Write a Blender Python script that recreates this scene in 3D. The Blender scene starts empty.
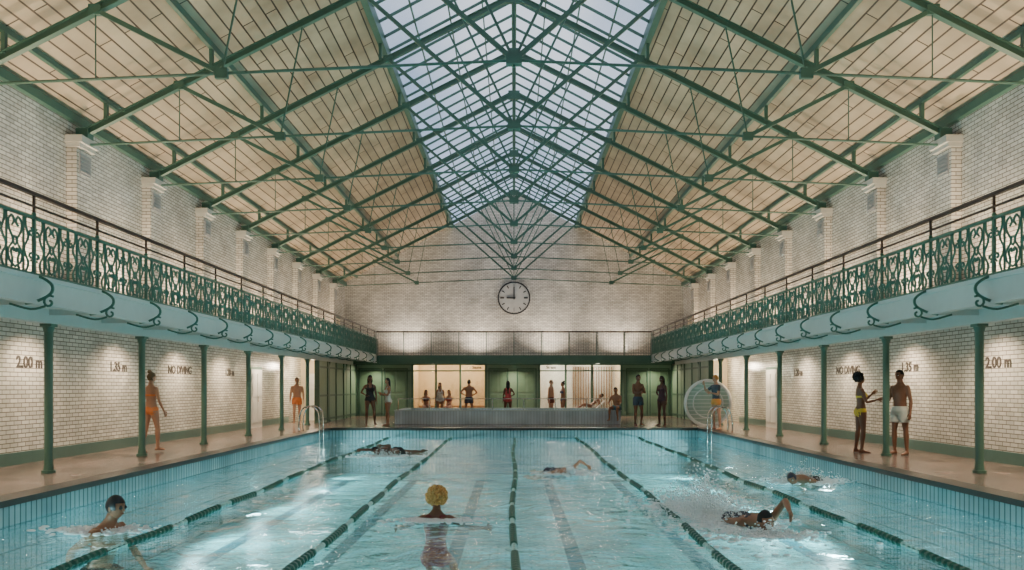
import bpy, bmesh, math, random
from mathutils import Vector as V, Matrix, Euler, noise
from mathutils.kdtree import KDTree
random.seed(4)
R=math.radians
# ------------------------------------------------------------ constants
F=800.0; EYE=1.5
XW=9.6; YE=45.4; YN=-6.0
XB=6.9; XC=8.12; XP=6.6; YP0=1.0; YP1=28.6
ZW=-0.30; ZB=-1.6
BAY=3.5; TY=[13.96+BAY*k for k in range(-5,9)]
def roofz(x): return 12.53-0.53*abs(x)
XS=3.5
# ------------------------------------------------------------ mesh builder
class MB:
    def __init__(s): s.v=[];s.f=[];s.m=[]
    def add(s,vs,fs,m=0):
        o=len(s.v); s.v.extend([tuple(p) for p in vs])
        for f in fs: s.f.append(tuple(i+o for i in f)); s.m.append(m)
    def box(s,x0,x1,y0,y1,z0,z1,m=0):
        vs=[(x,y,z) for z in (z0,z1) for y in (y0,y1) for x in (x0,x1)]
        s.add(vs,[(0,2,3,1),(4,5,7,6),(0,1,5,4),(2,6,7,3),(0,4,6,2),(1,3,7,5)],m)
    def beam(s,a,b,w,h,m=0):
        a=V(a);b=V(b);d=(b-a).normalized()
        up=V((0,0,1)) if abs(d.z)<.95 else V((0,1,0))
        x=d.cross(up).normalized(); u=x.cross(d)
        vs=[p+x*i*w/2+u*j*h/2 for p in (a,b) for i,j in ((-1,-1),(1,-1),(1,1),(-1,1))]
        s.add(vs,[(0,1,2,3),(4,7,6,5),(0,4,5,1),(1,5,6,2),(2,6,7,3),(3,7,4,0)],m)
    def ibeam(s,a,b,w,h,m=0):
        a=V(a);b=V(b);d=(b-a).normalized()
        up=V((0,0,1)); x=d.cross(up).normalized(); u=x.cross(d)
        s.beam(a+u*h*.45,b+u*h*.45,w,h*.12,m); s.beam(a-u*h*.45,b-u*h*.45,w,h*.12,m); s.beam(a,b,w*.25,h*.85,m)
    def loft(s,rings,m=0,cap=True,closed=False):
        n=len(rings[0]); o=len(s.v); vs=[p for r in rings for p in r]; fs=[]
        k=len(rings)
        for i in range(k if closed else k-1):
            a=i*n;b=((i+1)%k)*n
            for j in range(n):
                j2=(j+1)%n; fs.append((a+j,a+j2,b+j2,b+j))
        if cap and not closed:
            fs.append(tuple(range(n-1,-1,-1))); fs.append(tuple((k-1)*n+j for j in range(n)))
        s.add(vs,fs,m)
    def tube(s,pts,r,n=6,m=0,cap=True,closed=False):
        pts=[V(p) for p in pts]; k=len(pts)
        rr=r if isinstance(r,(list,tuple)) else [r]*k
        nrm=None; rings=[]
        for i in range(k):
            if closed: t=pts[(i+1)%k]-pts[i-1]
            else: t=pts[min(i+1,k-1)]-pts[max(i-1,0)]
            if t.length<1e-9: t=V((0,0,1))
            t.normalize()
            if nrm is None:
                ref=V((0,0,1)) if abs(t.z)<.9 else V((0,1,0))
                nrm=t.cross(ref).normalized()
            else:
                nrm=(nrm-t*nrm.dot(t))
                nrm=nrm.normalized() if nrm.length>1e-6 else t.orthogonal().normalized()
            b=t.cross(nrm)
            rings.append([pts[i]+nrm*rr[i]*math.cos(2*math.pi*j/n)+b*rr[i]*math.sin(2*math.pi*j/n) for j in range(n)])
        s.loft(rings,m,cap,closed)
    def ell(s,c,rx,ry,rz,m=0,nu=12,nv=8,M=None):
        rings=[]
        for i in range(nv+1):
            a=math.pi*(i+.03*(1 if i==0 else -1 if i==nv else 0))/nv
            z=math.cos(a); q=max(math.sin(a),.02)
            ring=[]
            for j in range(nu):
                p=V((rx*q*math.cos(2*math.pi*j/nu),ry*q*math.sin(2*math.pi*j/nu),rz*z))
                if M: p=M@p
                ring.append(p+V(c))
            rings.append(ring)
        s.loft(rings,m)
    def cyl(s,c,r,z0,z1,n=16,m=0,r2=None):
        r2=r if r2 is None else r2
        s.loft([[(c[0]+rr*math.cos(2*math.pi*j/n),c[1]+rr*math.sin(2*math.pi*j/n),z) for j in range(n)] for rr,z in ((r,z0),(r2,z1))],m)
    def obj(s,name,mats,smooth=False,parent=None,M=None,recalc=True):
        me=bpy.data.meshes.new(name); me.from_pydata(s.v,[],s.f); 
        for mt in mats: me.materials.append(mt)
        me.polygons.foreach_set('material_index',s.m)
        if smooth: me.polygons.foreach_set('use_smooth',[True]*len(s.f))
        if recalc:
            bm=bmesh.new(); bm.from_mesh(me); bmesh.ops.recalc_face_normals(bm,faces=bm.faces); bm.to_mesh(me); bm.free()
        me.update()
        o=bpy.data.objects.new(name,me); bpy.context.scene.collection.objects.link(o)
        if M is not None: o.matrix_world=M
        if parent: o.parent=parent
        return o
# ------------------------------------------------------------ materials
def newmat(name):
    m=bpy.data.materials.new(name); m.use_nodes=True
    nt=m.node_tree; return m,nt,nt.nodes['Principled BSDF']
cache={}
def pm(name,col,rough=.5,metal=0,var=.12,scale=6,spec=.5,bump=0):
    key=(name,tuple(col),rough)
    if key in cache: return cache[key]
    m,nt,b=newmat(name)
    b.inputs['Roughness'].default_value=rough; b.inputs['Metallic'].default_value=metal
    b.inputs['Specular IOR Level'].default_value=spec
    tc=nt.nodes.new('ShaderNodeTexCoord'); nz=nt.nodes.new('ShaderNodeTexNoise'); nz.inputs['Scale'].default_value=scale
    nt.links.new(tc.outputs['Object'],nz.inputs['Vector'])
    cr=nt.nodes.new('ShaderNodeMix'); cr.data_type='RGBA'
    cr.inputs[6].default_value=(*[c*(1-var) for c in col],1); cr.inputs[7].default_value=(*[min(1,c*(1+var)) for c in col],1)
    nt.links.new(nz.outputs['Fac'],cr.inputs[0]); nt.links.new(cr.outputs[2],b.inputs['Base Color'])
    if bump:
        bp=nt.nodes.new('ShaderNodeBump'); bp.inputs['Strength'].default_value=bump; bp.inputs['Distance'].default_value=.01
        nt.links.new(nz.outputs['Fac'],bp.inputs['Height']); nt.links.new(bp.outputs['Normal'],b.inputs['Normal'])
    cache[key]=m; return m
def tilemat(name,plane,c1,c2,mortar,bw,bh,ms=.008,rough=.25,offset=.5,bump=.4,dirt=0.15,spec=.5):
    m,nt,b=newmat(name); L=nt.links
    g=nt.nodes.new('ShaderNodeNewGeometry'); sp=nt.nodes.new('ShaderNodeSeparateXYZ'); cb=nt.nodes.new('ShaderNodeCombineXYZ')
    L.new(g.outputs['Position'],sp.inputs[0])
    a,c=plane
    def src(k):
        if k=='s':
            ab=nt.nodes.new('ShaderNodeMath'); ab.operation='ABSOLUTE'; L.new(sp.outputs['X'],ab.inputs[0])
            mu=nt.nodes.new('ShaderNodeMath'); mu.operation='MULTIPLY'; mu.inputs[1].default_value=1.132; L.new(ab.outputs[0],mu.inputs[0]); return mu.outputs[0]
        if k=='h':
            ad=nt.nodes.new('ShaderNodeMath'); ad.operation='ADD'; L.new(sp.outputs['X'],ad.inputs[0]); L.new(sp.outputs['Y'],ad.inputs[1]); return ad.outputs[0]
        return sp.outputs[k.upper()]
    L.new(src(a),cb.inputs[0]); L.new(src(c),cb.inputs[1])
    br=nt.nodes.new('ShaderNodeTexBrick'); br.offset=offset
    br.inputs['Scale'].default_value=1; br.inputs['Brick Width'].default_value=bw; br.inputs['Row Height'].default_value=bh
    br.inputs['Mortar Size'].default_value=ms; br.inputs['Mortar Smooth'].default_value=.2; br.inputs['Bias'].default_value=0
    br.inputs['Color1'].default_value=(*c1,1); br.inputs['Color2'].default_value=(*c2,1); br.inputs['Mortar'].default_value=(*mortar,1)
    L.new(cb.outputs[0],br.inputs['Vector'])
    nz=nt.nodes.new('ShaderNodeTexNoise'); nz.inputs['Scale'].default_value=.9; nz.inputs['Detail'].default_value=5; L.new(g.outputs['Position'],nz.inputs['Vector'])
    mr=nt.nodes.new('ShaderNodeMapRange'); mr.inputs['To Min'].default_value=1-dirt*1.6; mr.inputs['To Max'].default_value=1+dirt; mr.inputs['From Min'].default_value=.3; mr.inputs['From Max'].default_value=.7
    L.new(nz.outputs['Fac'],mr.inputs[0])
    mx=nt.nodes.new('ShaderNodeVectorMath'); mx.operation='SCALE'; L.new(br.outputs['Color'],mx.inputs[0]); L.new(mr.outputs[0],mx.inputs['Scale'])
    L.new(mx.outputs[0],b.inputs['Base Color'])
    b.inputs['Roughness'].default_value=rough; b.inputs['Specular IOR Level'].default_value=spec
    if bump:
        bp=nt.nodes.new('ShaderNodeBump'); bp.invert=True; bp.inputs['Strength'].default_value=bump; bp.inputs['Distance'].default_value=.006
        L.new(br.outputs['Fac'],bp.inputs['Height']); L.new(bp.outputs['Normal'],b.inputs['Normal'])
    return m
W1=(.78,.74,.67);W2=(.58,.545,.485);WM=(.20,.17,.14)
M_brX=tilemat('glazed_brick_side','hz',W1,W2,WM,.24,.085,.009,dirt=.15,rough=.2)
M_brY=tilemat('glazed_brick_end','hz',W1,W2,WM,.24,.085,.008,dirt=.15,rough=.2)
M_ceil=tilemat('ceiling_boards','ys',(.50,.395,.275),(.41,.32,.22),(.06,.04,.028),3.5,.28,.020,rough=.55,bump=.3,dirt=.18)
M_floor=tilemat('deck_tile','xy',(.35,.245,.205),(.17,.12,.10),(.08,.06,.05),.32,.32,.014,rough=.2,offset=0,dirt=.25)
M_poolX=tilemat('pool_wall_tile','hz',(.34,.46,.49),(.25,.38,.41),(.08,.15,.16),.12,.32,.013,rough=.2,offset=0)
M_poolB=tilemat('pool_floor_tile','xy',(.46,.90,.90),(.36,.80,.82),(.19,.56,.60),.30,.15,.016,rough=.4,offset=.5,bump=0,dirt=.25)
M_mosaic=tilemat('mosaic_tile','hz',(.60,.68,.72),(.48,.57,.62),(.35,.4,.43),.12,.6,.01,rough=.3,offset=0)
M_green=pm('green_paint',(.064,.145,.108),.42)
M_green2=pm('green_iron',(.050,.145,.104),.4)
M_greenp=pm('green_panel',(.19,.30,.22),.45)
M_teal=pm('teal_skirting',(.09,.18,.165),.3)
M_brown=pm('dark_rail',(.045,.025,.02),.35)
M_cop=pm('coping_stone',(.04,.03,.027),.3,var=.3)
M_fascia=pm('fascia_paint',(.47,.52,.50),.45,var=.06)
M_soffit=pm('soffit_paint',(.60,.58,.53),.6,var=.06)
M_stone=pm('stone_pad',(.55,.53,.48),.7)
M_vent=pm('vent_grille',(.33,.33,.33),.5)
M_white=pm('white_enamel',(.75,.74,.70),.4)
M_clock=pm('clock_face',(.52,.51,.48),.4)
M_dark=pm('black_paint',(.025,.025,.027),.5)
M_sign=pm('sign_letters',(.06,.048,.04),.5)
M_chrome=pm('chrome',(.7,.7,.7),.15,metal=1)
M_ropeg=pm('lane_green',(.025,.12,.09),.35)
M_ropew=pm('lane_white',(.38,.60,.56),.35)
M_cream=pm('cream_plaster',(.72,.58,.40),.6)
M_wood=pm('bench_wood',(.35,.2,.1),.5)
def glass(name,tint,gl=.08):
    m=bpy.data.materials.new(name); m.use_nodes=True; nt=m.node_tree; nt.nodes.clear()
    o=nt.nodes.new('ShaderNodeOutputMaterial'); t=nt.nodes.new('ShaderNodeBsdfTransparent'); g=nt.nodes.new('ShaderNodeBsdfGlossy'); x=nt.nodes.new('ShaderNodeMixShader')
    nz=nt.nodes.new('ShaderNodeTexNoise'); nz.inputs['Scale'].default_value=.6
    mc=nt.nodes.new('ShaderNodeMix'); mc.data_type='RGBA'; mc.inputs[6].default_value=(*tint,1); mc.inputs[7].default_value=(*[c*.9 for c in tint],1)
    nt.links.new(nz.outputs['Fac'],mc.inputs[0]); nt.links.new(mc.outputs[2],t.inputs[0])
    g.inputs['Roughness'].default_value=.05; x.inputs[0].default_value=gl
    nt.links.new(t.outputs[0],x.inputs[1]); nt.links.new(g.outputs[0],x.inputs[2]); nt.links.new(x.outputs[0],o.inputs[0]); return m
M_glass=glass('skylight_glass',(.93,.95,.97),.06)
M_pane=glass('partition_glass',(.95,.97,.95),.10)
def watermat():
    m=bpy.data.materials.new('pool_water'); m.use_nodes=True; nt=m.node_tree; nt.nodes.clear(); L=nt.links
    o=nt.nodes.new('ShaderNodeOutputMaterial'); t=nt.nodes.new('ShaderNodeBsdfTransparent'); g=nt.nodes.new('ShaderNodeBsdfGlossy'); x=nt.nodes.new('ShaderNodeMixShader')
    t.inputs[0].default_value=(.60,.90,.92,1); g.inputs['Roughness'].default_value=.03; g.inputs[0].default_value=(.95,.98,1,1)
    geo=nt.nodes.new('ShaderNodeNewGeometry'); n1=nt.nodes.new('ShaderNodeTexNoise'); n1.inputs['Scale'].default_value=2.6; n1.inputs['Detail'].default_value=3.5; n1.inputs['Distortion'].default_value=1.1
    L.new(geo.outputs['Position'],n1.inputs['Vector'])
    bp=nt.nodes.new('ShaderNodeBump'); bp.inputs['Strength'].default_value=1.0; bp.inputs['Distance'].default_value=.085
    L.new(n1.outputs['Fac'],bp.inputs['Height'])
    lw=nt.nodes.new('ShaderNodeLayerWeight'); lw.inputs['Blend'].default_value=.5; L.new(bp.outputs[0],lw.inputs['Normal']); L.new(bp.outputs[0],g.inputs['Normal'])
    pw=nt.nodes.new('ShaderNodeMath'); pw.operation='POWER'; pw.inputs[1].default_value=4.0; L.new(lw.outputs['Facing'],pw.inputs[0])
    ma=nt.nodes.new('ShaderNodeMath'); ma.operation='MULTIPLY_ADD'; ma.inputs[1].default_value=.90; ma.inputs[2].default_value=.04; L.new(pw.outputs[0],ma.inputs[0])
    L.new(ma.outputs[0],x.inputs[0]); L.new(t.outputs[0],x.inputs[1]); L.new(g.outputs[0],x.inputs[2]); L.new(x.outputs[0],o.inputs[0]); return m
M_water=watermat()
# ------------------------------------------------------------ room shell
for nm,s in (('left',-1),('right',1)):
    b=MB()
    xs=sorted((s*XW,s*(XW+.3))); b.box(xs[0],xs[1],YN,YE,-.3,roofz(XW),0)
    b.obj('wall_'+nm,[M_brX])
    b=MB(); xs=sorted((s*XW,s*(XW-.03))); b.box(xs[0],xs[1],YN,34,0,.24,0); b.obj('baseboard_'+nm,[M_teal])
    b=MB()
    for y in TY:
        xs=sorted((s*XW,s*(XW-.22))); b.box(xs[0],xs[1],y-.3,y+.3,3.07,6.75,0)
        xs=sorted((s*XW,s*(XW-.36))); b.box(xs[0],xs[1],y-.36,y+.36,6.75,6.90,1); 
        xs=sorted((s*XW,s*(XW-.30))); b.box(xs[0],xs[1],y-.33,y+.33,6.66,6.75,1)
        xs=sorted((s*(XW-.21),s*(XW-.25))); b.box(xs[0],xs[1],y-.22,y+.22,6.1,6.55,2)
        for q in range(5):
            xs=sorted((s*(XW-.25),s*(XW-.27))); b.box(xs[0],xs[1],y-.2,y+.2,6.15+q*.08,6.18+q*.08,2)
    b.obj('wall_pilasters_'+nm,[M_brX,M_stone,M_vent])
    b=MB(); xs=sorted((s*XW,s*(XW-.12))); b.box(xs[0],xs[1],YN,YE,roofz(XW)-.2,roofz(XW)-.02,0)
    b.obj('trim_eave_'+nm,[M_green])
    b=MB(); t=.12
    x0,x1=s*(XW+.3),s*XS
    vs=[(x0,YN,roofz(x0)),(x1,YN,roofz(x1)),(x1,YE,roofz(x1)),(x0,YE,roofz(x0))]
    vs+= [(a,c,d+t) for a,c,d in vs]
    b.add(vs,[(0,1,2,3),(7,6,5,4),(0,4,5,1),(1,5,6,2),(2,6,7,3),(3,7,4,0)]); b.obj('ceiling_'+nm,[M_ceil])
for nm,y0,y1 in (('back',YE,YE+.3),('front',YN-.3,YN)):
    b=MB(); pr=[(-XW-.3,-.3),(XW+.3,-.3),(XW+.3,roofz(XW+.3)),(0,roofz(0)),(-XW-.3,roofz(XW+.3))]
    b.add([(x,y,z) for y in (y0,y1) for x,z in pr],[(0,1,2,3,4),(9,8,7,6,5)]+[(i,(i+1)%5,(i+1)%5+5,i+5) for i in range(5)])
    b.obj('wall_'+nm,[M_brY])
# skylight
b=MB()
for s in (-1,1):
    a=s*XS
    y=YN
    while y<YE:
        b.beam((a,y,roofz(XS)+.03),(0,y,roofz(0)+.03),.035,.07); y+=.875
    for q in (.25,.5,.75):
        xx=a*(1-q); b.box(xx-.018,xx+.018,YN,YE,roofz(xx)-.0,roofz(xx)+.06)
    xs=sorted((a-.08,a+.08)); b.box(xs[0],xs[1],YN,YE,roofz(XS)-.18,roofz(XS)+.14)
    b.add([(a,YN,roofz(XS)+.08),(0,YN,roofz(0)+.08),(0,YE,roofz(0)+.08),(a,YE,roofz(XS)+.08)],[(0,1,2,3)],1)
b.box(-.07,.07,YN,YE,roofz(0)-.12,roofz(0)+.12)
b.obj('window_skylight',[M_green,M_glass])
# floor, pool shell
b=MB()
b.box(-XW,-XP,YN,YE,-.25,0); b.box(XP,XW,YN,YE,-.25,0); b.box(-XP,XP,YN,YP0,-.25,0); b.box(-XP,XP,YP1,YE,-.25,0)
b.obj('floor',[M_floor])
b=MB()
b.box(-XP-.3,-XP,YP0,YP1,ZB,-.25,0); b.box(XP,XP+.3,YP0,YP1,ZB,-.25,0)
b.box(-XP-.3,XP+.3,YP0-.3,YP0,ZB,-.25,0); b.box(-XP-.3,XP+.3,YP1,YP1+.3,ZB,-.25,0)
b.box(-XP,-XP+.03,YP0,YP1,ZB,-.05,0); b.box(XP-.03,XP,YP0,YP1,ZB,-.05,0); b.box(-XP,XP,YP1-.03,YP1,ZB,-.05,0)
b.box(-XP-.3,XP+.3,YP0-.3,YP1+.3,ZB-.2,ZB,1)
for xx in (-5.5,-3.3,-1.1,1.1,3.3,5.5):
    b.box(xx-.14,xx+.14,YP0+2,YP1-2,ZB,ZB+.004,2); b.box(xx-.45,xx+.45,YP1-2.3,YP1-2,ZB,ZB+.004,2)
b.obj('swimming_pool_basin',[M_poolX,M_poolB,pm('pool_line',(.05,.22,.27),.4)])
b=MB(); c=.34
b.box(-XP-c,-XP+.05,YP0-c,YP1+c,-.05,.035); b.box(XP-.05,XP+c,YP0-c,YP1+c,-.05,.035)
b.box(-XP+.05,XP-.05,YP0-c,YP0+.05,-.05,.035); b.box(-XP+.05,XP-.05,YP1-.05,YP1+c,-.05,.035)
b.obj('pool_coping',[M_cop])
# water
nx,ny=150,340; vs=[];fs=[]
ph=[(random.uniform(0,6.28),random.uniform(0,6.28),random.uniform(.8,4.5)) for _ in range(26)]
for j in range(ny+1):
    y=YP0+(YP1-.03-YP0)*j/ny
    for i in range(nx+1):
        x=-XP+.03+(2*XP-.06)*i/nx
        z=0
        for p,a,k in ph: z+=math.sin((x*math.cos(a)+y*math.sin(a))*k+p)*.0078/(k**.8)
        z+=.015*noise.noise(V((x*1.6,y*1.6,3)))
        vs.append((x,y,ZW+z))
for j in range(ny):
    for i in range(nx):
        a=j*(nx+1)+i; fs.append((a,a+1,a+nx+2,a+nx+1))
b=MB(); b.add(vs,fs); b.obj('pool_water',[M_water],smooth=True,recalc=False)
# lane ropes
for k,xx in enumerate((-4.4,-2.2,0,2.2,4.4)):
    b=MB(); y=YP0+.1; i=0
    b.tube([(xx,YP0,ZW+.02),(xx,YP1,ZW+.02)],.008,4,0)
    while y<YP1-.15:
        zz=ZW+.01+.012*math.sin(y*1.7+k); g=(i%14)<10; r=.049 if g else .032
        x2=xx+.03*math.sin(y*.6+k*2)
        if y>4: b.loft([[(x2+q*math.cos(2*math.pi*j/8),yy,zz+q*math.sin(2*math.pi*j/8)) for j in range(8)] for yy,q in ((y,r*.5),(y+.02,r),(y+.06,r),(y+.08,r*.5))],0 if g else 1)
        y+=.115; i+=1
    b.obj('lane_rope',[M_ropeg,M_ropew],smooth=False)
# ------------------------------------------------------------ balconies
def spiral(cx,cz,r0,r1,a0,a1,n=12):
    return [(cx+(r0+(r1-r0)*i/n)*math.cos(a0+(a1-a0)*i/n),cz+(r0+(r1-r0)*i/n)*math.sin(a0+(a1-a0)*i/n)) for i in range(n+1)]
PW=.875;PH=.80
def smoothp(pts,n=4):
    out=[]
    P=[pts[0]]+pts+[pts[-1]]
    for i in range(1,len(P)-2):
        for k in range(n):
            t=k/n
            out.append(tuple(.5*((2*P[i][a])+(-P[i-1][a]+P[i+1][a])*t+(2*P[i-1][a]-5*P[i][a]+4*P[i+1][a]-P[i+2][a])*t*t+(-P[i-1][a]+3*P[i][a]-3*P[i+1][a]+P[i+2][a])*t**3) for a in range(len(pts[0]))))
    out.append(pts[-1]); return out
pat=[]
cu=PW/2
for m in (-1,1):
    pat.append(smoothp([(cu,.04),(cu+m*.13,.12),(cu+m*.15,.26),(cu+m*.04,.40),(cu+m*.13,.54),(cu+m*.15,.66),(cu+m*.07,.74),(cu+m*.02,.66),(cu+m*.07,.61)]))
    pat.append(smoothp([(cu+m*.24,.0),(cu+m*.30,.14),(cu+m*.20,.32),(cu+m*.30,.5),(cu+m*.24,.66),(cu+m*.24,.8)]))
    pat.append([(cu+m*a,c) for a,c in spiral(.36,.24,.065,.015,-1.5,5.5,14)])
    pat.append([(cu+m*a,c) for a,c in spiral(.36,.58,.065,.015,1.5,-5.5,14)])
    pat.append(smoothp([(cu+m*.09,.0),(cu+m*.06,.14),(cu+m*.09,.24),(cu+m*.04,.3),(cu+m*.02,.24)]))
    pat.append([(cu+m*.425,0),(cu+m*.425,.8)])
    pat.append([(cu+m*.19,0),(cu+m*.19,.8)])
pat.append([(cu+.045*math.cos(t*.785),.40+.06*math.sin(t*.785)) for t in range(9)])
for nm,s in (('left',-1),('right',1)):
    b=MB(); z0=3.13; x=s*XB; y=YN; i=0
    while y<40-PW*.5:
        for cv in pat: b.tube([(x,y+u,z0+v) for u,v in cv],.019,4,0,cap=False)
        y+=PW;i+=1
    y=YN;i=0
    while y<=40.01:
        if i%2==0:
            b.box(x-.022,x+.022,y-.022,y+.022,3.07,3.97,0); b.box(x-.016,x+.016,y-.016,y+.016,3.97,4.27,1)
            b.ell((x,y,3.98),.035,.035,.035,0,8,5)
            br=smoothp([(XB-.0,3.10),(XB-.14,3.06),(XB-.26,2.96),(XB-.24,2.84),(XB-.06,2.74),(XB+.12,2.70)])
            br2=[(XB-.22+a,2.72+c) for a,c in spiral(0,0,.10,.02,2.2,-4.5,12)]
            b.tube([(s*px,y,pz) for px,pz in br],.022,6,0); b.tube([(s*px,y,pz) for px,pz in br2],.018,6,0)
            br3=smoothp([(XB-.16,2.66),(XB+.05,2.62),(XB+.35,2.70)]); b.tube([(s*px,y,pz) for px,pz in br3],.018,6,0)
        y+=PW;i+=1
    for zz,rr in ((3.13,.018),(3.93,.022)): b.box(x-rr,x+rr,YN,40,zz-rr,zz+rr,0)
    b.box(x-.035,x+.035,YN,40,4.25,4.30,1); b.box(x-.014,x+.014,YN,40,4.08,4.11,1)
    b.obj('balcony_balustrade_'+nm,[M_green2,M_brown])
    b=MB()
    xs=sorted((s*XB,s*XW)); b.box(xs[0],xs[1],YN,39.9,2.84,3.06,1)
    xs=sorted((s*(XB-.04),s*(XB+.06))); b.box(xs[0],xs[1],YN,39.9,2.72,3.07,0)
    xs=sorted((s*(XB-.08),s*(XB+.1))); b.box(xs[0],xs[1],YN,39.9,3.04,3.10,0)
    xs=sorted((s*(XB-.06),s*(XB+.08))); b.box(xs[0],xs[1],YN,39.9,2.70,2.745,0)
    xs=sorted((s*(XC-.1),s*(XC+.1))); b.box(xs[0],xs[1],YN,39.9,2.6,2.84,0)
    y=YN+.6
    while y<39.5:
        xs=sorted((s*(XB+.06),s*(XC-.1))); b.box(xs[0],xs[1],y-.05,y+.05,2.74,2.84,0); y+=1.75
    b.obj('balcony_'+nm,[M_fascia,M_soffit])
    b=MB()
    for y in TY:
        if y<2 or y>40: continue
        cx=s*XC
        b.cyl((cx,y),.115,0,.05); b.cyl((cx,y),.085,.05,.16,r2=.07); b.cyl((cx,y),.07,.16,2.45); b.cyl((cx,y),.07,2.45,2.55,r2=.10); b.box(cx-.10,cx+.10,y-.10,y+.10,2.55,2.6)
        o=b.obj('steel_column',[M_green],smooth=False); b=MB()
# far balcony
b=MB(); b.box(-XW,XW,40,YE,2.84,3.06,1); b.box(-XW,XW,39.94,40.06,2.66,3.08,0); b.obj('balcony_back',[M_green,M_soffit])
b=MB(); x=-XB
while x<=XB+.01:
    b.box(x-.009,x+.009,39.99,40.01,3.08,4.2,0); x+=.125
x=-XB
while x<=XB+.01:
    b.box(x-.03,x+.03,39.97,40.03,3.08,4.28,0); x+=1.38
for z in (3.2,3.7,4.15): b.box(-XB,XB,39.985,40.015,z-.015,z+.015,0)
b.box(-XB,XB,39.96,40.04,4.23,4.29,1)
b.obj('balcony_railing_back',[pm('grey_iron',(.20,.24,.21),.4),M_brown])
# ------------------------------------------------------------ roof trusses
for y in TY:
    b=MB()
    for s in (-1,1):
        def P(x,z): return (s*x,y,z)
        rz=lambda x: 11.75-.503*x
        b.ibeam(P(9.45,rz(9.45)),P(0,rz(0)),.12,.14)
        b.box(*sorted((s*9.24,s*9.5)),y-.12,y+.12,6.9,7.12)
        tz=lambda x: 7.2-.045*x
        b.tube([P(9.35,tz(9.35)),P(0,tz(0))],.026,6)
        b.beam(P(7.3,rz(7.3)),P(5.1,tz(5.1)),.07,.08)
        b.beam(P(5.1,tz(5.1)),P(4.6,rz(4.6)),.028,.028)
        b.beam(P(0,tz(0)),P(3.3,rz(3.3)),.07,.08)
        b.beam(P(0,tz(0)),P(1.75,rz(1.75)),.045,.045)
        b.tube([P(7.3,rz(7.3)),P(7.3,tz(7.3))],.012,5)
        for xx in (8.9,6.6,3.5): 
            b.box(s*xx-.04,s*xx+.04,y-.04,y+.04,rz(xx)+.05,roofz(xx)-.02)
        for (x,z) in ((3.3,rz(3.3)),(7.3,rz(7.3)),(5.1,tz(5.1))): b.box(s*x-.11,s*x+.11,y-.045,y+.045,z-.09,z+.09)
    b.beam((0,y,tz(0)-.12),(0,y,rz(0)),.035,.035)
    b.box(-.14,.14,y-.08,y+.08,tz(0)-.08,tz(0)+.06); b.box(-.2,.2,y-.05,y+.05,rz(0)-.2,rz(0)+.1)
    b.obj('roof_truss',[M_green])
b=MB()
for s in (-1,1):
    for xx,h in ((8.9,.08),(6.6,.12)): b.box(s*xx-.045,s*xx+.045,YN,YE,roofz(xx)-.05-h,roofz(xx)-.02)
b.obj('roof_purlins',[M_green])
# ------------------------------------------------------------ clock
b=MB(); cz=6.55; n=48
def disc(r,y0,y1,m): b.loft([[(r*math.cos(2*math.pi*j/n),y,cz+r*math.sin(2*math.pi*j/n)) for j in range(n)] for y in (y0,y1)],m)
disc(.93,YE-.09,YE-.0,1); disc(.85,YE-.10,YE-.085,0)
for k in range(12):
    a=k*math.pi/6; d=V((math.sin(a),0,math.cos(a))); l=.22 if k%3==0 else .17
    b.beam(V((0,YE-.11,cz))+d*(.78-l),V((0,YE-.11,cz))+d*.78,.02,.06 if k%3 else .09,1)
for k in range(60):
    a=k*math.pi/30; d=V((math.sin(a),0,math.cos(a))); b.beam(V((0,YE-.105,cz))+d*.80,V((0,YE-.105,cz))+d*.84,.012,.012,1)
b.beam((0,YE-.125,cz-.1),(0,YE-.125,cz+.62),.06,.06,1); b.beam((.08,YE-.125,cz),(-.42,YE-.125,cz),.05,.08,1)
b.obj('wall_clock',[M_clock,M_dark])
# ------------------------------------------------------------ far end lower
b=MB(); yS=41.0
b.box(-XC,XC,yS,yS+.12,2.62,2.84,0)
for x0,x1 in ((-XC,-5.2),(-1.45,1.3),(5.5,XC)): b.box(x0,x1,yS,yS+.1,0,2.62,1)
for x in (-5.2,-4.0,-2.75,-1.45,1.3,2.65,4.0,5.5): b.box(x-.05,x+.05,yS-.03,yS+.13,0,2.62,0)
for x0,x1 in ((-7.9,-6.8),(-6.6,-5.5),(-1.25,-.35),(.2,1.1),(5.8,6.8),(7.0,7.9)):
    for z0,z1 in ((.15,1.1),(1.25,2.3)):
        for q in (0,1): b.box(x0+(x1-x0)*q*.5+.05,x0+(x1-x0)*(q+1)*.5-.05,yS-.02,yS,z0,z1,2)
    b.box(x0-.06,x0,yS-.04,yS,0,2.4,0); b.box(x1,x1+.06,yS-.04,yS,0,2.4,0); b.box(x0-.06,x1+.06,yS-.04,yS,2.4,2.46,0)
b.box(-XC,XC,yS,yS+.12,2.3,2.36,0)
b.obj('wall_partition_back',[M_green,M_greenp,pm('green_door_panel',(.15,.26,.18),.4)])
b=MB(); b.box(-5.2,-1.45,yS+.05,yS+.07,.1,2.6); b.box(1.3,5.5,yS+.05,yS+.07,.1,2.6); b.obj('window_spa_front',[M_pane])
b=MB()
b.box(-5.4,-5.2,yS+.13,YE-.02,0,2.83,0); b.box(-1.45,-1.3,yS+.13,YE-.02,0,2.83,0); b.box(1.15,1.3,yS+.13,YE-.02,0,2.83,0); b.box(5.5,5.7,yS+.13,YE-.02,0,2.83,0)
b.box(-5.2,-1.45,43.6,43.8,0,2.83,0); b.box(1.3,5.5,43.6,43.8,0,2.83,2)
for k in range(16): b.box(3.2+k*.14,3.24+k*.14,43.5,43.6,0,2.6,1)
b.box(-5.1,-1.5,43.0,43.6,.0,.5,1)
b.obj('wall_spa_rooms',[M_cream,M_wood,M_white])
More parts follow.
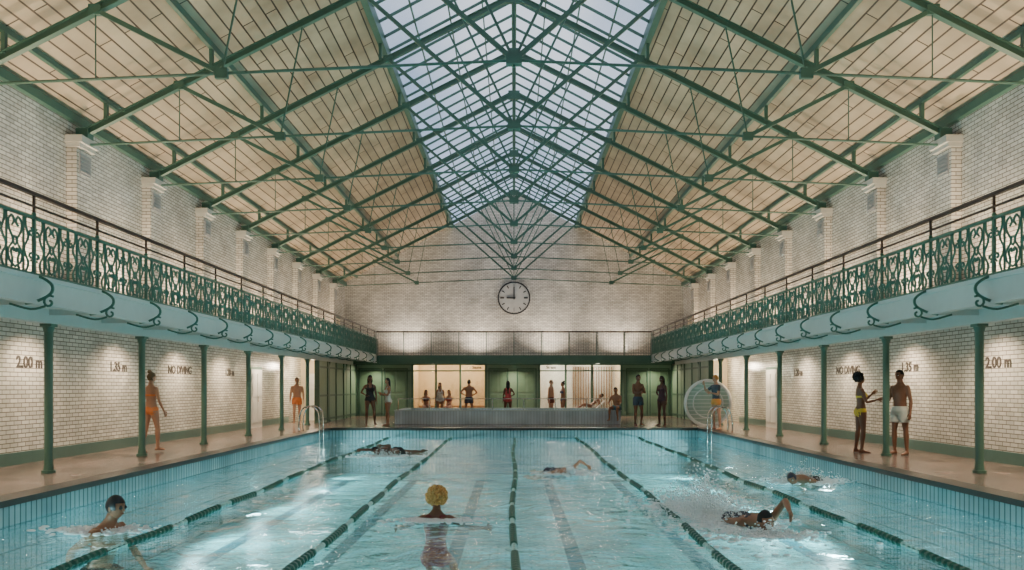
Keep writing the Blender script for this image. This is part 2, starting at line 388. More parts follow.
for nm,s in (('left',-1),('right',1)):
    b=MB(); xs=sorted((s*(XC-.06),s*(XC+.06)))
    b.box(xs[0],xs[1],33.0,yS,0,2.6,1)
    for y in (33.0,34.6,36.2,37.8,39.4,40.8):
        xs2=sorted((s*(XC-.1),s*(XC+.1))); b.box(xs2[0],xs2[1],y-.06,y+.06,0,2.6,0)
    for z in (.1,1.1,2.3): 
        xs2=sorted((s*(XC-.08),s*(XC+.08))); b.box(xs2[0],xs2[1],33,yS,z,z+.08,0)
    b.obj('wall_lobby_'+nm,[M_green,M_greenp])
    b=MB(); xs=sorted((s*(XC+.1),s*XW)); b.box(xs[0],xs[1],36.0,36.1,0,2.83,0)
    xd=sorted((s*(XC+.25),s*(XC+1.15))); b.box(xd[0],xd[1],35.95,36.0,0,2.1,1); b.obj('door_lobby_'+nm,[M_cream,M_white])
    yd=29.6
    b=MB(); xs=sorted((s*XW,s*(XW-.06))); 
    b.box(xs[0],xs[1],yd-.7,yd+.7,0,2.25,0); xs=sorted((s*(XW-.06),s*(XW-.09))); b.box(xs[0],xs[1],yd-.6,yd+.6,0.0,2.15,1)
    for z0,z1 in ((.2,1.0),(1.15,2.0)):
        xs=sorted((s*(XW-.09),s*(XW-.11))); b.box(xs[0],xs[1],yd-.5,yd-.05,z0,z1,1); b.box(xs[0],xs[1],yd+.05,yd+.5,z0,z1,1)
    b.box(*sorted((s*(XW-.09),s*(XW-.15))),yd-.02,yd+.02,.95,1.15,2)
    b.obj('door_changing_'+nm,[M_green,M_white,M_chrome])
    b=MB(); yd=43.2; b.box(*sorted((s*XW,s*(XW-.06))),yd-.7,yd+.7,3.06,5.3,0); b.box(*sorted((s*(XW-.06),s*(XW-.08))),yd-.6,yd+.6,3.06,5.2,1)
    b.box(*sorted((s*(XW-.08),s*(XW-.10))),yd-.02,yd+.02,3.1,5.15,0)
    b.obj('door_balcony_'+nm,[M_green,M_cream])
# raised plunge pool
b=MB(); x0,x1,y0,y1,h=-4.8,4.3,32.2,35.6,.53
b.box(x0,x1,y0,y0+.25,0,h,0); b.box(x0,x1,y1-.25,y1,0,h,0); b.box(x0,x0+.25,y0+.25,y1-.25,0,h,0); b.box(x1-.25,x1,y0+.25,y1-.25,0,h,0)
b.box(x0-.03,x1+.03,y0-.03,y0+.28,h,h+.04,1); b.box(x0-.03,x1+.03,y1-.28,y1+.03,h,h+.04,1); b.box(x0-.03,x0+.28,y0+.28,y1-.28,h,h+.04,1); b.box(x1-.28,x1+.03,y0+.28,y1-.28,h,h+.04,1)
b.box(x0+.25,x1-.25,y0+.25,y1-.25,0,.42,2)
b.obj('raised_plunge_pool',[M_mosaic,M_fascia,M_poolB])
b=MB()
for k in range(8): b.box(x0+.1+k*1.27,x0+.14+k*1.27,y0+.1,y0+.14,h+.04,h+.5,0)
b.box(x0+.1,x1-.1,y0+.11,y0+.13,h+.48,h+.51,0); b.obj('plunge_pool_handrail',[M_chrome])
# circular screen
b=MB(); cx,cy,cz=7.2,29.7,.90; n=40
circ=lambda r,y: [(cx+r*math.cos(2*math.pi*j/n),y,cz+r*math.sin(2*math.pi*j/n)) for j in range(n)]
b.tube(circ(.84,cy),.06,8,0,closed=True); b.tube(circ(.55,cy-.01),.025,6,0,closed=True)
b.loft([circ(.82,cy+.02),circ(.82,cy+.05)],1)
for k in range(-5,6):
    w=math.sqrt(.8**2-(k*.14)**2); b.box(cx-w,cx+w,cy-.005,cy+.02,cz+k*.14-.012,cz+k*.14+.012,0)
b.box(cx-.35,cx+.35,cy-.15,cy+.2,0,.06,0)
b.obj('circular_screen',[M_white,pm('pale_green_panel',(.40,.50,.42),.4)])
def ladder(x,y,sg):
    b=MB()
    for dy in (0,.55):
        pts=smoothp([(x-sg*.12,y+dy,-1.1),(x-sg*.12,y+dy,.35),(x-sg*.05,y+dy,.72),(x+sg*.2,y+dy,.86),(x+sg*.45,y+dy,.75),(x+sg*.55,y+dy,.4),(x+sg*.55,y+dy,.0)]); b.tube(pts,.024,8)
    for k in range(4): b.tube([(x-sg*.12,y,-.35-.25*k),(x-sg*.12,y+.55,-.35-.25*k)],.02,6)
    b.obj('pool_ladder',[M_chrome],smooth=True)
ladder(-XP,26.6,-1); ladder(XP,26.2,1)
for x in (-4.6,-2.6):
    b=MB(); 
    for q in range(4): b.box(x-.75,x+.75,38.2+q*.12,38.3+q*.12,.42,.46)
    for xx in (x-.65,x+.6): b.box(xx,xx+.05,38.22,38.62,0,.42)
    b.obj('wooden_bench',[M_wood])
b=MB()
x=3.6
b.loft([[(x+dx,y,z) for y in (38.2,38.8)]+[(x+dx,y,z-.05) for y in (38.8,38.2)] for dx,z in ((-.9,.45),(.3,.45),(.75,.85))],0)
for dx in (-.8,.2): b.box(x+dx,x+dx+.05,38.22,38.27,0,.42); b.box(x+dx,x+dx+.05,38.72,38.77,0,.42)
b.obj('sun_lounger',[M_white])
# ------------------------------------------------------------ signage
def text(name,s,loc,rot,size):
    c=bpy.data.curves.new(name,'FONT'); c.body=s; c.size=size; c.extrude=.006; c.align_x='CENTER'; c.align_y='CENTER'
    c.offset=.007
    o=bpy.data.objects.new(name,c); o.location=loc; o.rotation_euler=rot; c.materials.append(M_sign); bpy.context.scene.collection.objects.link(o)
for s,rz_ in ((-1,R(90)),(1,R(-90))):
    for t,y in (('2.00 m',15.85),('1.35 m',19.4),('NO DIVING',23.0),('1.20 m',27.0),('2.00 m',9.0)):
        text('depth_sign' if 'm' in t else 'warning_sign',t,(s*(XW-.008),y,1.98),(R(90),0,rz_),.31)
text('sauna_sign','Sauna',(-1.9,yS-.04,2.5),(R(90),0,0),.2); text('steam_sign','Steam',(1.9,yS-.04,2.5),(R(90),0,0),.2)
# ------------------------------------------------------------ people
def person(name,H,fem,skin,hair,suit,pose,heading,anchor,loc,vox=.02,root=(0,0,0),goggles=False,extra=None):
    yaw=math.atan2(-heading[0],heading[1])
    lean=pose.get('lean',(0,0,0)); hr=pose.get('head',(0,0,0))
    piv=V((0,0,.95))
    def Rt(f): return Euler((R(-lean[0]*f),R(lean[1]*f),R(lean[2]*f)),'XYZ').to_matrix()
    def T(p):
        p=V(p); f=min(1,max(0,(p.z-.95)/.22)); return Rt(f)@(p-piv)+piv
    b=MB(); rest=[]
    def put(rings,restr,tag,cap=True):
        b.loft(rings,0,cap)
        for r in restr: rest.extend([(tag,p[0],p[1],p[2]) for p in r])
    if fem: secs=[(.83,.06,.06,0),(.86,.12,.09,0),(.91,.168,.112,-.005),(.97,.165,.108,-.005),(1.04,.135,.092,0),(1.11,.118,.085,.005),(1.20,.128,.09,.005),(1.29,.148,.1,.005),(1.36,.16,.088,0),(1.42,.140,.07,-.005),(1.455,.09,.058,-.005),(1.49,.054,.053,0),(1.57,.048,.052,.012)]
    else: secs=[(.83,.07,.07,0),(.86,.125,.095,0),(.91,.16,.112,0),(.97,.155,.108,0),(1.04,.143,.10,0),(1.11,.14,.097,.005),(1.20,.155,.108,.005),(1.29,.178,.118,.005),(1.36,.188,.108,0),(1.42,.16,.085,-.005),(1.46,.095,.066,-.005),(1.50,.06,.06,0),(1.57,.057,.06,.012)]
    N=18
    S=[]
    for i in range(len(secs)-1):
        for k in range(2):
            t=k/2; S.append([secs[i][a]*(1-t)+secs[i+1][a]*t for a in range(4)])
    S.append(secs[-1])
    rr=[[(rx*math.cos(2*math.pi*j/N),yo+ry*math.sin(2*math.pi*j/N),z) for j in range(N)] for z,rx,ry,yo in S]
    put([[T(p) for p in r] for r in rr],rr,'torso')
    def blob(c,rx,ry,rz,tag):
        q=MB(); q.ell(c,rx,ry,rz,0,10,6)
        pts=q.v; b.add([T(p) for p in pts],q.f,0); rest.extend([(tag,)+tuple(p) for p in pts])
    if fem:
        for s in (-1,1): blob((s*.068,.088,1.27),.058,.05,.055,'bust')
    for s in (-1,1): blob((s*.075,-.055,.90),.088,.08,.09,'torso')
    def limb(pts,rad,tag,s,n=12):
        P=[];Q=[]
        for i in range(len(pts)-1):
            L=(pts[i+1]-pts[i]).length; k=max(1,int(L/.04))
            for j in range(k): P.append(pts[i].lerp(pts[i+1],j/k)); Q.append(rad[i]+(rad[i+1]-rad[i])*j/k)
        P.append(pts[-1]); Q.append(rad[-1]); b.tube(P,Q,n,0)
        tot=len(P)
        cum=[0]
        for i in range(1,tot): cum.append(cum[-1]+(P[i]-P[i-1]).length)
        for i in range(tot):
            for j in range(n): rest.append((tag,s,0,cum[i]))
    k=.86 if fem else 1
    hm=MB(); knees=[]
    for s,ka,kl in ((-1,'aL','lL'),(1,'aR','lR')):
        ud,fd=[V(d).normalized() for d in pose.get(ka,((s*.18,-.03,-1),(s*.06,.15,-1)))[:2]]
        sx=.152 if fem else .178
        sh=T((s*sx,0,1.395)); el=sh+ud*.29; wr=el+fd*.25
        inn=T((s*(sx-.06),0,1.385))
        limb([inn,sh,sh.lerp(el,.35),sh.lerp(el,.7),el,el.lerp(wr,.25),el.lerp(wr,.7),wr,wr+fd*.03],[.045*k,.056*k,.05*k,.042*k,.037*k,.041*k,.031*k,.024*k,.022*k],'arm',s)
        d=V(pose.get('h'+ka[1],fd)).normalized(); nn=V((-s,0,0)) ; nn=(nn-d*nn.dot(d)); nn=nn.normalized() if nn.length>.2 else d.orthogonal().normalized()
        w=d.cross(nn); 
        if w.dot(V((0,1,0)))<0: w=-w
        hk=.92 if fem else 1
        hm.loft([[wr+d*t*hk+w*a*math.cos(2*math.pi*j/10)*hk+nn*c*math.sin(2*math.pi*j/10)*hk for j in range(10)] for t,a,c in ((-.01,.024,.02),(.03,.034,.017),(.065,.041,.015),(.092,.038,.011))],0)
        for q,(o,l) in enumerate(((.031,.068),(.011,.078),(-.010,.072),(-.030,.056))):
            p0=wr+(d*.082+w*o)*hk; p1=p0+(d*l*.5+nn*.004)*hk; p2=p1+(d*l*.42+nn*l*.25)*hk; hm.tube([p0,p1,p2],[.0095,.0088,.0065],6,0)
        p0=wr+(d*.03+w*.03)*hk; p1=p0+(d*.028+w*.026)*hk; hm.tube([p0,p1,p1+(d*.03+w*.006+nn*.008)*hk],[.012,.0105,.008],6,0)
        lg=pose.get(kl,((s*.04,0,-1),(s*.0,-.03,-1)))
        td,sd=[V(q).normalized() for q in lg[:2]]
        hip=V((s*.088,0,.93)); kn=hip+td*.43; an=kn+sd*.43
        g=1.04 if fem else 1
        limb([hip,hip.lerp(kn,.3),hip.lerp(kn,.7),kn,kn.lerp(an,.28),kn.lerp(an,.7),an,an+sd*.02],[.09*g,.086*g,.066,.051,.056,.04,.034,.034],'leg',s,14)
        knees.append((hip,kn,s))
        ft=V(lg[2]).normalized() if len(lg)>2 else V((s*.15,1,0)).normalized()
        up=(-sd)-ft*(-sd).dot(ft); up.normalize(); sx2=ft.cross(up)
        rings=[[an+ft*t+up*(-.072+hh)+sx2*w_*math.cos(2*math.pi*j/12)+up*hh*math.sin(2*math.pi*j/12) for j in range(12)] for t,w_,hh in ((-.06,.018,.02),(-.045,.03,.035),(0,.034,.042),(.06,.038,.034),(.12,.045,.022),(.165,.042,.016),(.19,.028,.010))]
        put(rings,[[(s,0,2)]*12]*7,'foot')
    def remesh(mb,vx,it=3):
        me=bpy.data.meshes.new('t'); me.from_pydata(mb.v,[],mb.f)
        bm=bmesh.new(); bm.from_mesh(me); bmesh.ops.recalc_face_normals(bm,faces=bm.faces); bm.to_mesh(me); bm.free()
        o=bpy.data.objects.new('t',me); bpy.context.scene.collection.objects.link(o)
        md=o.modifiers.new('r','REMESH'); md.mode='VOXEL'; md.voxel_size=vx
        sm=o.modifiers.new('s','SMOOTH'); sm.factor=.5; sm.iterations=it
        dg=bpy.context.evaluated_depsgraph_get(); ev=o.evaluated_get(dg); m2=ev.to_mesh()
        vs=[v.co.copy() for v in m2.vertices]; ns=[v.normal.copy() for v in m2.vertices]; fs=[tuple(p.vertices) for p in m2.polygons]
        ev.to_mesh_clear(); bpy.data.objects.remove(o); bpy.data.meshes.remove(me); return vs,ns,fs
    vs,ns,fs=remesh(b,vox)
    kd=KDTree(len(b.v))
    for i,p in enumerate(b.v): kd.insert(p,i)
    kd.balance()
    kind=suit[0]
    def cls(c):
        _,i,_=kd.find(c); tag,x,y,z=rest[i]
        if kind=='onepiece':
            if tag=='bust': return 1
            if tag=='torso':
                if z<1.30 and not (y<-.02 and z>1.16): return 1
                if z<1.43 and .05<abs(x)<.11: return 1
            if tag=='leg' and z<.06: return 1
        elif kind=='bikini':
            if tag=='bust': return 1
            if tag=='torso' and (z<.975 or 1.235<z<1.275): return 1
            if tag=='leg' and z<.03: return 1
        elif kind=='shirt':
            if tag in('torso','bust') and z<1.45: return 1
            if tag=='arm' and z<.24: return 1
        return 0
    fm=[]
    for f in fs:
        c=V((0,0,0))
        for i in f: c+=vs[i]
        fm.append(cls(c/len(f)) if kind!='trunks' else 0)
    sv=set(i for f,m in zip(fs,fm) if m==1 for i in f)
    for i in sv: vs[i]=vs[i]+ns[i]*.006
    out=MB()
    for p in vs: out.v.append(tuple(p))
    out.f=list(fs); out.m=fm
    out.add(hm.v,hm.f,0)
    if kind in('trunks','shirt'):
        q=MB()
        q.loft([[T((rx*math.cos(2*math.pi*j/N),ry*math.sin(2*math.pi*j/N),z)) for j in range(N)] for z,rx,ry in ((.82,.09,.09),(.86,.15,.12),(.91,.182,.135),(.97,.172,.125),(1.0,.162,.117))],0)
        for s in (-1,1): q.ell((s*.07,-.055,.90),.10,.095,.10,0)
        for hip,kn,s in knees:
            e=hip.lerp(kn,suit[2] if len(suit)>2 else .6); q.tube([hip,hip.lerp(e,.5),e],[.107,.104,.100],14)
        v2,n2,f2=remesh(q,vox,2); out.add(v2,f2,6 if kind=='shirt' else 1)
    Hm=Matrix.Translation(T((0,.015,1.638)))@(Rt(1)@Euler((R(-hr[0]),R(hr[1]),R(hr[2])),'XYZ').to_matrix()).to_4x4()
    hd=MB(); nu,nv=22,16
    def hp(x,y,z,k=1):
        X=.077*x;Y=.096*y;Z=.116*z
        if z<0:
            t=-z; X*=1-.22*t; 
            if y<0: Y*=1-.55*t
            else: Y*=1-.05*t
        return (X*k,Y*k,Z*k)
    def ringdir(i):
        z=math.cos(math.pi*(.02+.96*i/nv)); q=math.sqrt(1-z*z) if z>0 else math.sqrt(max(0,1-abs(z)**2.7)); return z,max(q,.05)
    rings=[]
    for i in range(nv+1):
        z,q=ringdir(i); rings.append([hp(q*math.cos(2*math.pi*j/nu),q*math.sin(2*math.pi*j/nu),z) for j in range(nu)])
    hd.loft(rings,0)
    hd.loft([[(w*math.cos(2*math.pi*j/8),y+ (w*.8)*math.sin(2*math.pi*j/8),z) for j in range(8)] for z,w,y in ((.012,.007,.086),(-.012,.010,.094),(-.03,.016,.098),(-.038,.013,.094))],0)
    for s in (-1,1):
        hd.ell((s*.077,-.006,-.012),.009,.02,.031,0,8,6)
        hd.ell((s*.031,.0815,-.002),.014,.009,.009,3,8,6); hd.ell((s*.031,.0885,-.002),.006,.004,.006,4,8,6)
        hd.beam((s*.018,.090,.020),(s*.046,.083,.021),.006,.006,2)
        if goggles: hd.ell((s*.032,.088,0),.026,.014,.018,4,10,6)
    hd.ell((0,.084,-.060),.024,.012,.0085,5,10,6)
    st,hc=hair[0],hair[1]
    def shell(k,cond,mi):
        vs2=[];f2=[]
        for i in range(nv+1):
            z,q=ringdir(i)
            for j in range(nu):
                vs2.append(hp(q*math.cos(2*math.pi*j/nu),q*math.sin(2*math.pi*j/nu),z,k))
        for i in range(nv):
            z=(ringdir(i)[0]+ringdir(i+1)[0])/2
            for j in range(nu):
                y=math.sin(2*math.pi*(j+.5)/nu)
                if cond(y,z): f2.append((i*nu+j,i*nu+(j+1)%nu,(i+1)*nu+(j+1)%nu,(i+1)*nu+j))
        f2.append(tuple(range(nu)))
        hd.add(vs2,f2,mi)
    hl=lambda y,z: z>(.55 if y>.5 else .15 if y>-.1 else -.5)
    if st=='cap': shell(1.09,lambda y,z: z>(.42 if y>.5 else -.15 if y>-.1 else -.45),6)
    elif st=='short': shell(1.07,hl,2)
    elif st=='bun': shell(1.09,hl,2); hd.ell((0,-.06,.125),.048,.048,.042,2)
    elif st=='long':
        shell(1.11,hl,2)
        hd.loft([[(w*math.cos(2*math.pi*j/12),y+t*math.sin(2*math.pi*j/12),z) for j in range(12)] for z,w,t,y in ((.06,.07,.05,-.045),(0,.088,.05,-.05),(-.08,.088,.045,-.06),(-.17,.085,.035,-.07),(-.27,.055,.02,-.08))],2)
    elif st=='afro':
        hz=hair[3] if len(hair)>3 else .045
        q=MB(); q.ell((0,-.035,hz),hair[2],hair[2]*.95,hair[2]*.95,0,30,20)
        keep=[f for f in q.f if not (sum(q.v[i][1] for i in f)/len(f)>.045 and sum(q.v[i][2] for i in f)/len(f)<.055)]
        hd.add(q.v,keep,2)
        # curls: many small overlapping coils standing on the mass of hair
        rnd=random.Random(7)
        for _ in range(230):
            z=rnd.uniform(-.85,1); a=rnd.uniform(0,6.283); qq=math.sqrt(1-z*z); dv=V((qq*math.cos(a),qq*math.sin(a),z))
            p=V((0,-.035,hz))+dv*hair[2]*rnd.uniform(.93,1.04)
            if p.y>.05 and p.z<.06: continue
            r=rnd.uniform(.013,.024); hd.ell(p,r,r,r,2,6,5)
    out.add([Hm@V(p) for p in hd.v],hd.f,0); out.m[-len(hd.f):]=hd.m
    sc=H/1.75
    Mx=Matrix.Rotation(yaw,4,'Z')@Euler([R(a) for a in root],'XYZ').to_matrix().to_4x4()@Matrix.Scale(sc,4)
    vs=[Mx@V(p) for p in out.v]
    if anchor=='feet':
        off=V((loc[0],loc[1],loc[2]-min(v.z for v in vs)))
    elif anchor=='head': off=V(loc)-(Mx@Hm.translation)
    else: off=V(loc)-(Mx@V((0,0,.93)))
    out.v=[tuple(v+off) for v in vs]
    cap=hair[1] if st=='cap' else (.02,.02,.025)
    mats=[pm('skin_%.2f'%skin[0],skin,.45,var=.10,spec=.4,scale=9),pm('swimwear',suit[1],.6),pm('hair',hair[1],.7,var=.5,scale=60),pm('eye_white',(.7,.68,.65),.3),M_dark,pm('lips',(skin[0]*.8,skin[1]*.5,skin[2]*.5),.4),pm('cap_trunks',cap if st=='cap' else (suit[3] if len(suit)>3 else cap),.4)]
    out.obj(name,mats,smooth=True)
SK1=(.50,.27,.175); SK2=(.32,.155,.09); SK3=(.17,.08,.048); SK4=(.09,.04,.027)
BLK=(.012,.012,.014)
stand={}
walkA={'lR':((.03,.30,-1),(.02,.0,-1),(.1,1,0)),'lL':((-.03,-.12,-1),(-.02,-.42,-1),(-.1,1,-.45)),'aR':((.2,-.2,-1),(.05,.1,-1)),'aL':((-.2,.25,-1),(-.05,.5,-1))}
stdB={'lR':((.06,.02,-1),(.02,-.04,-1)),'lL':((-.12,.12,-1),(-.05,-.06,-1)),'aR':((.55,-.25,-.9),(-.75,.35,-.45)),'aL':((-.2,0,-1),(-.08,.2,-1))}
akimbo={'aR':((.75,-.2,-.8),(-.75,.3,-.45)),'aL':((-.75,-.2,-.8),(.75,.3,-.45)),'lR':((.12,0,-1),(.04,0,-1)),'lL':((-.12,0,-1),(-.04,0,-1))}
folded={'aR':((.25,.25,-1),(-.7,.75,.1)),'aL':((-.25,.25,-1),(.7,.75,.25)),'lR':((.03,.0,-1),(.03,0,-1)),'lL':((-.10,.1,-1),(.02,-.05,-1))}
def depth_pos(px,y,z=0): return ((px-514)/F*y,y,z)
person('standing_woman',1.80,True,SK3,('afro',BLK,.115),('bikini',(.75,.55,.05)),{'aR':((.1,.35,-1),(-.15,1,.25)),'aL':((-.1,.45,-1),(.1,.8,.75)),'lR':((.04,.05,-1),(0,-.08,-1)),'lL':((-.05,-.08,-1),(0,-.12,-1)),'lean':(-3,0,0)},(1,-.15),'feet',depth_pos(861,18.3),.014)
person('standing_man',1.88,False,SK3,('short',BLK),('trunks',(.50,.54,.50),.62),{'aR':((.15,.25,-1),(-.35,.8,.7)),'aL':((-.25,-.05,-1),(-.1,.2,-1)),'lR':((.08,.05,-1),(.02,-.05,-1)),'lL':((-.08,-.05,-1),(-.02,-.05,-1))},(-1,-.45),'feet',depth_pos(900,17.8),.014)
person('walking_woman',1.80,True,(.46,.24,.15),('bun',(.16,.10,.05)),('bikini',(.75,.22,.06)),{'lR':((.03,.22,-1),(.02,-.02,-1),(.1,1,0)),'lL':((-.03,-.10,-1),(-.02,-.28,-1),(-.1,1,-.3)),'aR':((.2,.1,-1),(.1,.4,-.8)),'aL':((-.3,.1,-1),(-.1,.5,-.8)),'head':(8,0,-15)},(.35,.95),'feet',depth_pos(151,18.4),.014)
person('walking_man',1.86,False,SK1,('short',(.08,.05,.03)),('trunks',(.75,.22,.06),.5),walkA,(.3,-1),'feet',depth_pos(297,32.3),.022)
person('woman_in_black_swimsuit',1.95,True,SK3,('long',BLK),('onepiece',BLK),stdB,(.3,-1),'feet',depth_pos(370,31.2),.02)
person('woman_in_pale_swimsuit',1.84,True,SK2,('long',BLK),('onepiece',(.6,.62,.55)),folded,(-1,-.5),'feet',depth_pos(388,31.0),.02)
person('man_in_trunks',1.98,False,SK3,('short',BLK),('trunks',(.05,.08,.12),.55),folded,(.5,-1),'feet',depth_pos(638,31.2),.02)
person('woman_in_dark_swimsuit',1.92,True,SK4,('long',BLK),('onepiece',(.05,.02,.03)),stdB,(-.8,-.7),'feet',depth_pos(662,31.0),.02)
person('man_in_orange_top',1.92,False,SK1,('cap',(.75,.28,.05)),('shirt',(.05,.06,.08),.3,(.03,.03,.04)),{'aR':((.6,.5,-.5),(-.4,.5,.9)),'aL':((-.3,.3,-1),(.2,.8,.2)),'lR':((.05,.1,-1),(0,-.1,-1)),'lL':((-.05,-.1,-1),(0,-.1,-1))},(-1,-.3),'feet',depth_pos(716,28.2),.02)
person('seated_woman',1.7,True,SK2,('long',BLK),('bikini',(.1,.05,.05)),{'lR':((.1,1,-.05),(.05,.1,-1)),'lL':((-.1,1,-.05),(-.05,.1,-1)),'aR':((.2,.5,-.9),(-.2,.9,-.2)),'aL':((-.2,.5,-.9),(.2,.9,-.2))},(.3,-1),'pelvis',((426-514)/F*38.4,38.4,.56),.026)
person('seated_woman',1.7,True,SK1,('long',(.1,.05,.02)),('bikini',(.5,.1,.1)),{'lR':((.1,1,-.05),(.05,.1,-1)),'lL':((-.1,1,-.05),(-.05,.1,-1)),'aR':((.2,.5,-.9),(-.2,.9,-.2)),'aL':((-.2,.5,-.9),(.2,.9,-.2))},(-.4,-1),'pelvis',((449-514)/F*38.4,38.4,.56),.026)
person('bathing_woman',1.7,True,SK2,('long',BLK),('onepiece',(.5,.45,.4)),stand,(.2,-1),'feet',depth_pos(440,37.2),.026)
person('bathing_man',1.85,False,SK2,('short',BLK),('trunks',(.05,.06,.1),.5),akimbo,(.1,1),'feet',depth_pos(469,37.0),.026)
person('bathing_woman',1.78,True,SK4,('long',BLK),('onepiece',(.4,.05,.06)),stdB,(0,1),'feet',depth_pos(508,37.0),.026)
person('bathing_man',1.82,False,SK1,('short',(.2,.1,.05)),('trunks',(.2,.06,.05),.5),stand,(1,-.6),'feet',depth_pos(551,37.6),.026)
person('bathing_woman',1.75,True,SK2,('bun',BLK),('bikini',(.1,.1,.2)),stdB,(-1,-.4),'feet',depth_pos(563,37.6),.026)
person('reclining_woman',1.7,True,SK2,('short',BLK),('bikini',(.7,.6,.5)),{'lR':((.05,1,.1),(.0,.9,-.3)),'lL':((-.05,1,.25),(-.05,.8,-.5)),'lean':(-45,0,0),'aR':((.3,-.2,-.9),(.1,.6,-.6)),'aL':((-.3,-.2,-.9),(-.1,.6,-.6))},(-1,-.1),'pelvis',(3.75,38.5,.58),.026)
person('seated_man',1.8,False,SK2,('short',BLK),('trunks',(.1,.2,.25),.5),{'lR':((.15,1,.0),(.05,-.1,-1)),'lL':((-.15,1,.0),(-.05,-.1,-1)),'aR':((.25,.5,-.9),(-.2,.9,-.1)),'aL':((-.25,.5,-.9),(.2,.9,-.1)),'lean':(12,0,0)},(-.5,-1),'pelvis',(4.16,32.35,.66),.024)
# swimmers
tuck={'lR':((.15,1,-.15),(.05,.9,-.5),(0,.8,.6)),'lL':((-.15,1,-.05),(-.05,.8,-.6),(0,.8,.6))}
person('swimming_man',2.15,False,SK2,('cap',BLK),('trunks',BLK,.4),dict(tuck,aR=((.35,-.4,-.7),(.1,.2,-1)),aL=((-.35,.4,-.7),(.1,.8,-.5)),head=(-14,0,0)),(.97,-.22),'head',(-4.98,10.0,.0),.014,root=(-16,0,0),goggles=True)
person('swimming_woman',1.95,True,SK3,('afro',(.55,.30,.09),.122,.025),('onepiece',(.16,.025,.03)),dict(tuck,aR=((.95,.25,-.42),(.75,.8,.0)),aL=((-.95,.25,-.42),(-.5,.9,.0))),(.05,1),'head',(-1.05,10.9,-.01),.014,root=(-10,0,0))
person('freestyle_swimmer',1.85,False,SK3,('short',BLK),('trunks',BLK,.3),{'aR':((.2,0,1),(.0,.1,1)),'aL':((-.7,-.5,.6),(.1,.1,1)),'head':(-55,0,40),'lR':((0,.1,-1),(0,-.05,-1),(0,.1,-1)),'lL':((0,-.1,-1),(0,-.1,-1),(0,.1,-1))},(-.6,-.8),'head',(-3.58,20.8,-.16),.02,root=(-82,0,0))
person('backstroke_swimmer',1.8,True,SK1,('cap',(.8,.8,.82)),('onepiece',(.05,.05,.08)),{'aR':((.2,0,-1),(0,0,-1)),'aL':((-.75,-.75,.4),(-.1,.5,.9)),'head':(-20,0,0),'lR':((0,.1,-1),(0,-.05,-1),(0,.1,-1)),'lL':((0,-.1,-1),(0,-.1,-1),(0,.1,-1))},(.5,-.9),'head',(1.15,16.3,-.22),.02,root=(-80,0,0))
person('freestyle_swimmer',2.2,True,SK2,('short',BLK),('onepiece',(.03,.03,.05)),{'aR':((.2,-.1,-1),(-.05,.3,-1)),'aL':((-.35,-.75,.75),(.25,.55,.85)),'head':(-72,0,12),'lR':((0,.1,-1),(0,-.05,-1),(0,.1,-1)),'lL':((0,-.1,-1),(0,-.1,-1),(0,.1,-1))},(.12,-1),'head',(3.12,9.9,-.17),.014,root=(-78,0,0))
person('freestyle_swimmer',1.8,False,SK2,('cap',(.03,.03,.05)),('trunks',BLK,.3),{'aR':((.1,.2,-1),(.0,.2,-1)),'aL':((-.2,0,-1),(0,0,-1)),'head':(-60,0,20),'lR':((0,.1,-1),(0,-.05,-1),(0,.1,-1)),'lL':((0,-.1,-1),(0,-.1,-1),(0,.1,-1))},(-.75,-.65),'head',(5.15,14.8,-.20),.02,root=(-78,0,0))
M_foam=pm('foam',(.88,.92,.92),.5)
def splash(x,y,rx,ry,n,h,seed):
    random.seed(seed); b=MB()
    for i in range(n):
        a=random.uniform(0,6.28); q=abs(random.gauss(0,.5)); px=x+rx*q*math.cos(a); py=y+ry*q*math.sin(a)
        pz=ZW+.01+max(0,random.gauss(0,.45))*h*max(0,1-q*.7); r=random.uniform(.005,.014)*(1.2 if pz<ZW+.03 else .9)
        fl=.45 if pz<ZW+.03 else 1; r*= 2.4 if pz<ZW+.03 else 1
        b.ell((px,py,pz),r*random.uniform(.8,1.8),r,r*fl,0,6,4)
    b.obj('water_splash',[M_foam],smooth=True)
splash(2.7,11.3,.8,1.8,6200,.6,1); splash(3.1,9.7,.55,.3,900,.14,2); splash(5.5,15.2,.8,.5,1900,.30,3); splash(-3.4,20.7,.9,.4,900,.22,5)
splash(1.1,16.5,.6,.4,800,.16,6); splash(-5.15,10.0,.65,.35,900,.07,7); splash(-1.05,10.75,.65,.25,420,.03,8)
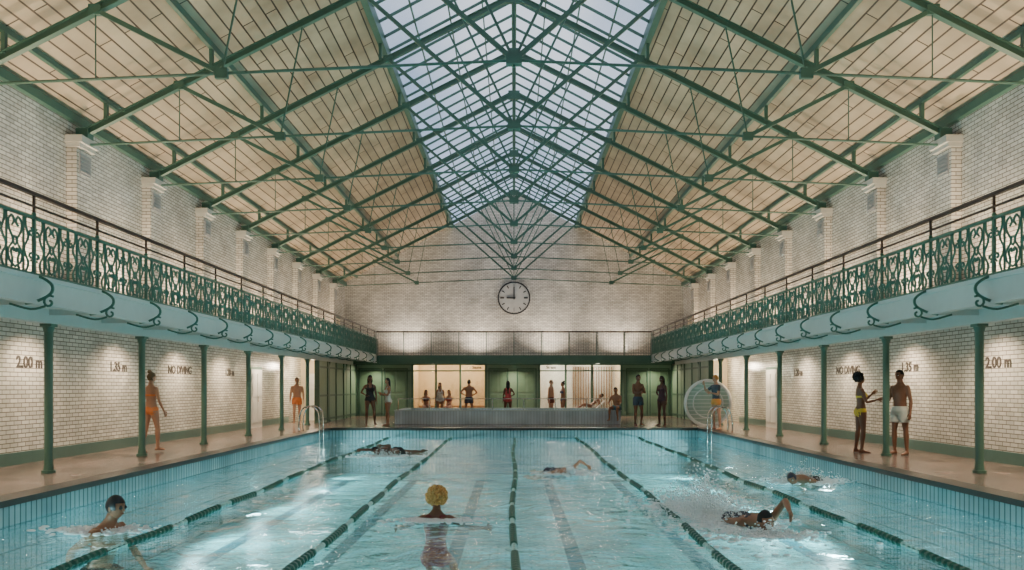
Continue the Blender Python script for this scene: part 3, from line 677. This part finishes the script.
# ------------------------------------------------------------ lighting
root=bpy.data.objects.new('hall_lighting',None); bpy.context.scene.collection.objects.link(root)
def spot(loc,tgt,W,col,ang,blend=.6,size=.08):
    l=bpy.data.lights.new('spot','SPOT'); l.energy=W; l.color=col; l.spot_size=R(ang); l.spot_blend=blend; l.shadow_soft_size=size
    o=bpy.data.objects.new('spot',l); o.location=loc; d=V(tgt)-V(loc); o.rotation_euler=d.to_track_quat('-Z','Y').to_euler(); o.parent=root; bpy.context.scene.collection.objects.link(o)
def point(loc,W,col,size=.15):
    l=bpy.data.lights.new('point','POINT'); l.energy=W; l.color=col; l.shadow_soft_size=size
    o=bpy.data.objects.new('point',l); o.location=loc; o.parent=root; bpy.context.scene.collection.objects.link(o)
WARM=(1,.77,.52); WARM2=(1,.79,.55)
fx=MB()
for s in (-1,1):
    for k in range(-3,13):
        yy=TY[0]+1.75+BAY*k
        if -2<yy<36 :
            spot((s*8.78,yy,2.78),(s*9.15,yy,0),390,WARM2,138,.8)
            fx.cyl((s*8.78,yy),.07,2.80,2.845,12,0)
        if -2<yy<44:
            spot((s*8.95,yy,3.3),(s*8.6,yy,9),560,WARM,145,.85,.1)
            fx.cyl((s*8.95,yy),.09,3.06,3.2,12,0)
fx.obj('light_fixtures',[M_white])
for x in (-4.3,-2.4): point((x,42.3,2.4),105,(1,.76,.48))
for x in (2.2,4.4): point((x,42.3,2.4),115,(1,.90,.74))
for x in (-7,-3,0,3,7): spot((x,40.5,2.78),(x,39.2,0),300,WARM2,150,.8)
for x in (-6,-2,2,6): spot((x,44.2,3.2),(x,45.3,8),540,(1,.87,.72),140,.9)
for s in (-1,1): point((s*8.8,34.6,2.4),95,(1,.82,.6))
for s in (-1,1):
    for y in (4,8,12,16,20,24,27): spot((s*(XP-.12),y,-.75),(0,y,-.9),620,(.80,.98,1),168,.9,.14)  # added underwater spots along both pool walls, put in to brighten the pool
# ------------------------------------------------------------ world
w=bpy.data.worlds.new('dusk_sky'); bpy.context.scene.world=w; w.use_nodes=True; nt=w.node_tree; bg=nt.nodes['Background']
tc=nt.nodes.new('ShaderNodeTexCoord'); nz=nt.nodes.new('ShaderNodeTexNoise'); nz.inputs['Scale'].default_value=3.5; nz.inputs['Detail'].default_value=6
nt.links.new(tc.outputs['Generated'],nz.inputs['Vector'])
cr=nt.nodes.new('ShaderNodeValToRGB'); cr.color_ramp.elements[0].position=.36; cr.color_ramp.elements[0].color=(.24,.35,.54,1); cr.color_ramp.elements[1].position=.66; cr.color_ramp.elements[1].color=(.74,.80,.90,1)
nt.links.new(nz.outputs['Fac'],cr.inputs[0]); nt.links.new(cr.outputs[0],bg.inputs[0]); bg.inputs[1].default_value=1.7
# ------------------------------------------------------------ camera
cam=bpy.data.cameras.new('camera'); co=bpy.data.objects.new('camera',cam); bpy.context.scene.collection.objects.link(co)
co.location=(0,0,EYE); co.rotation_euler=(R(90),0,0); cam.sensor_width=36; cam.lens=36*F/1024; cam.shift_y=102/1024; cam.shift_x=-2/1024
cam.clip_end=200
bpy.context.scene.camera=co
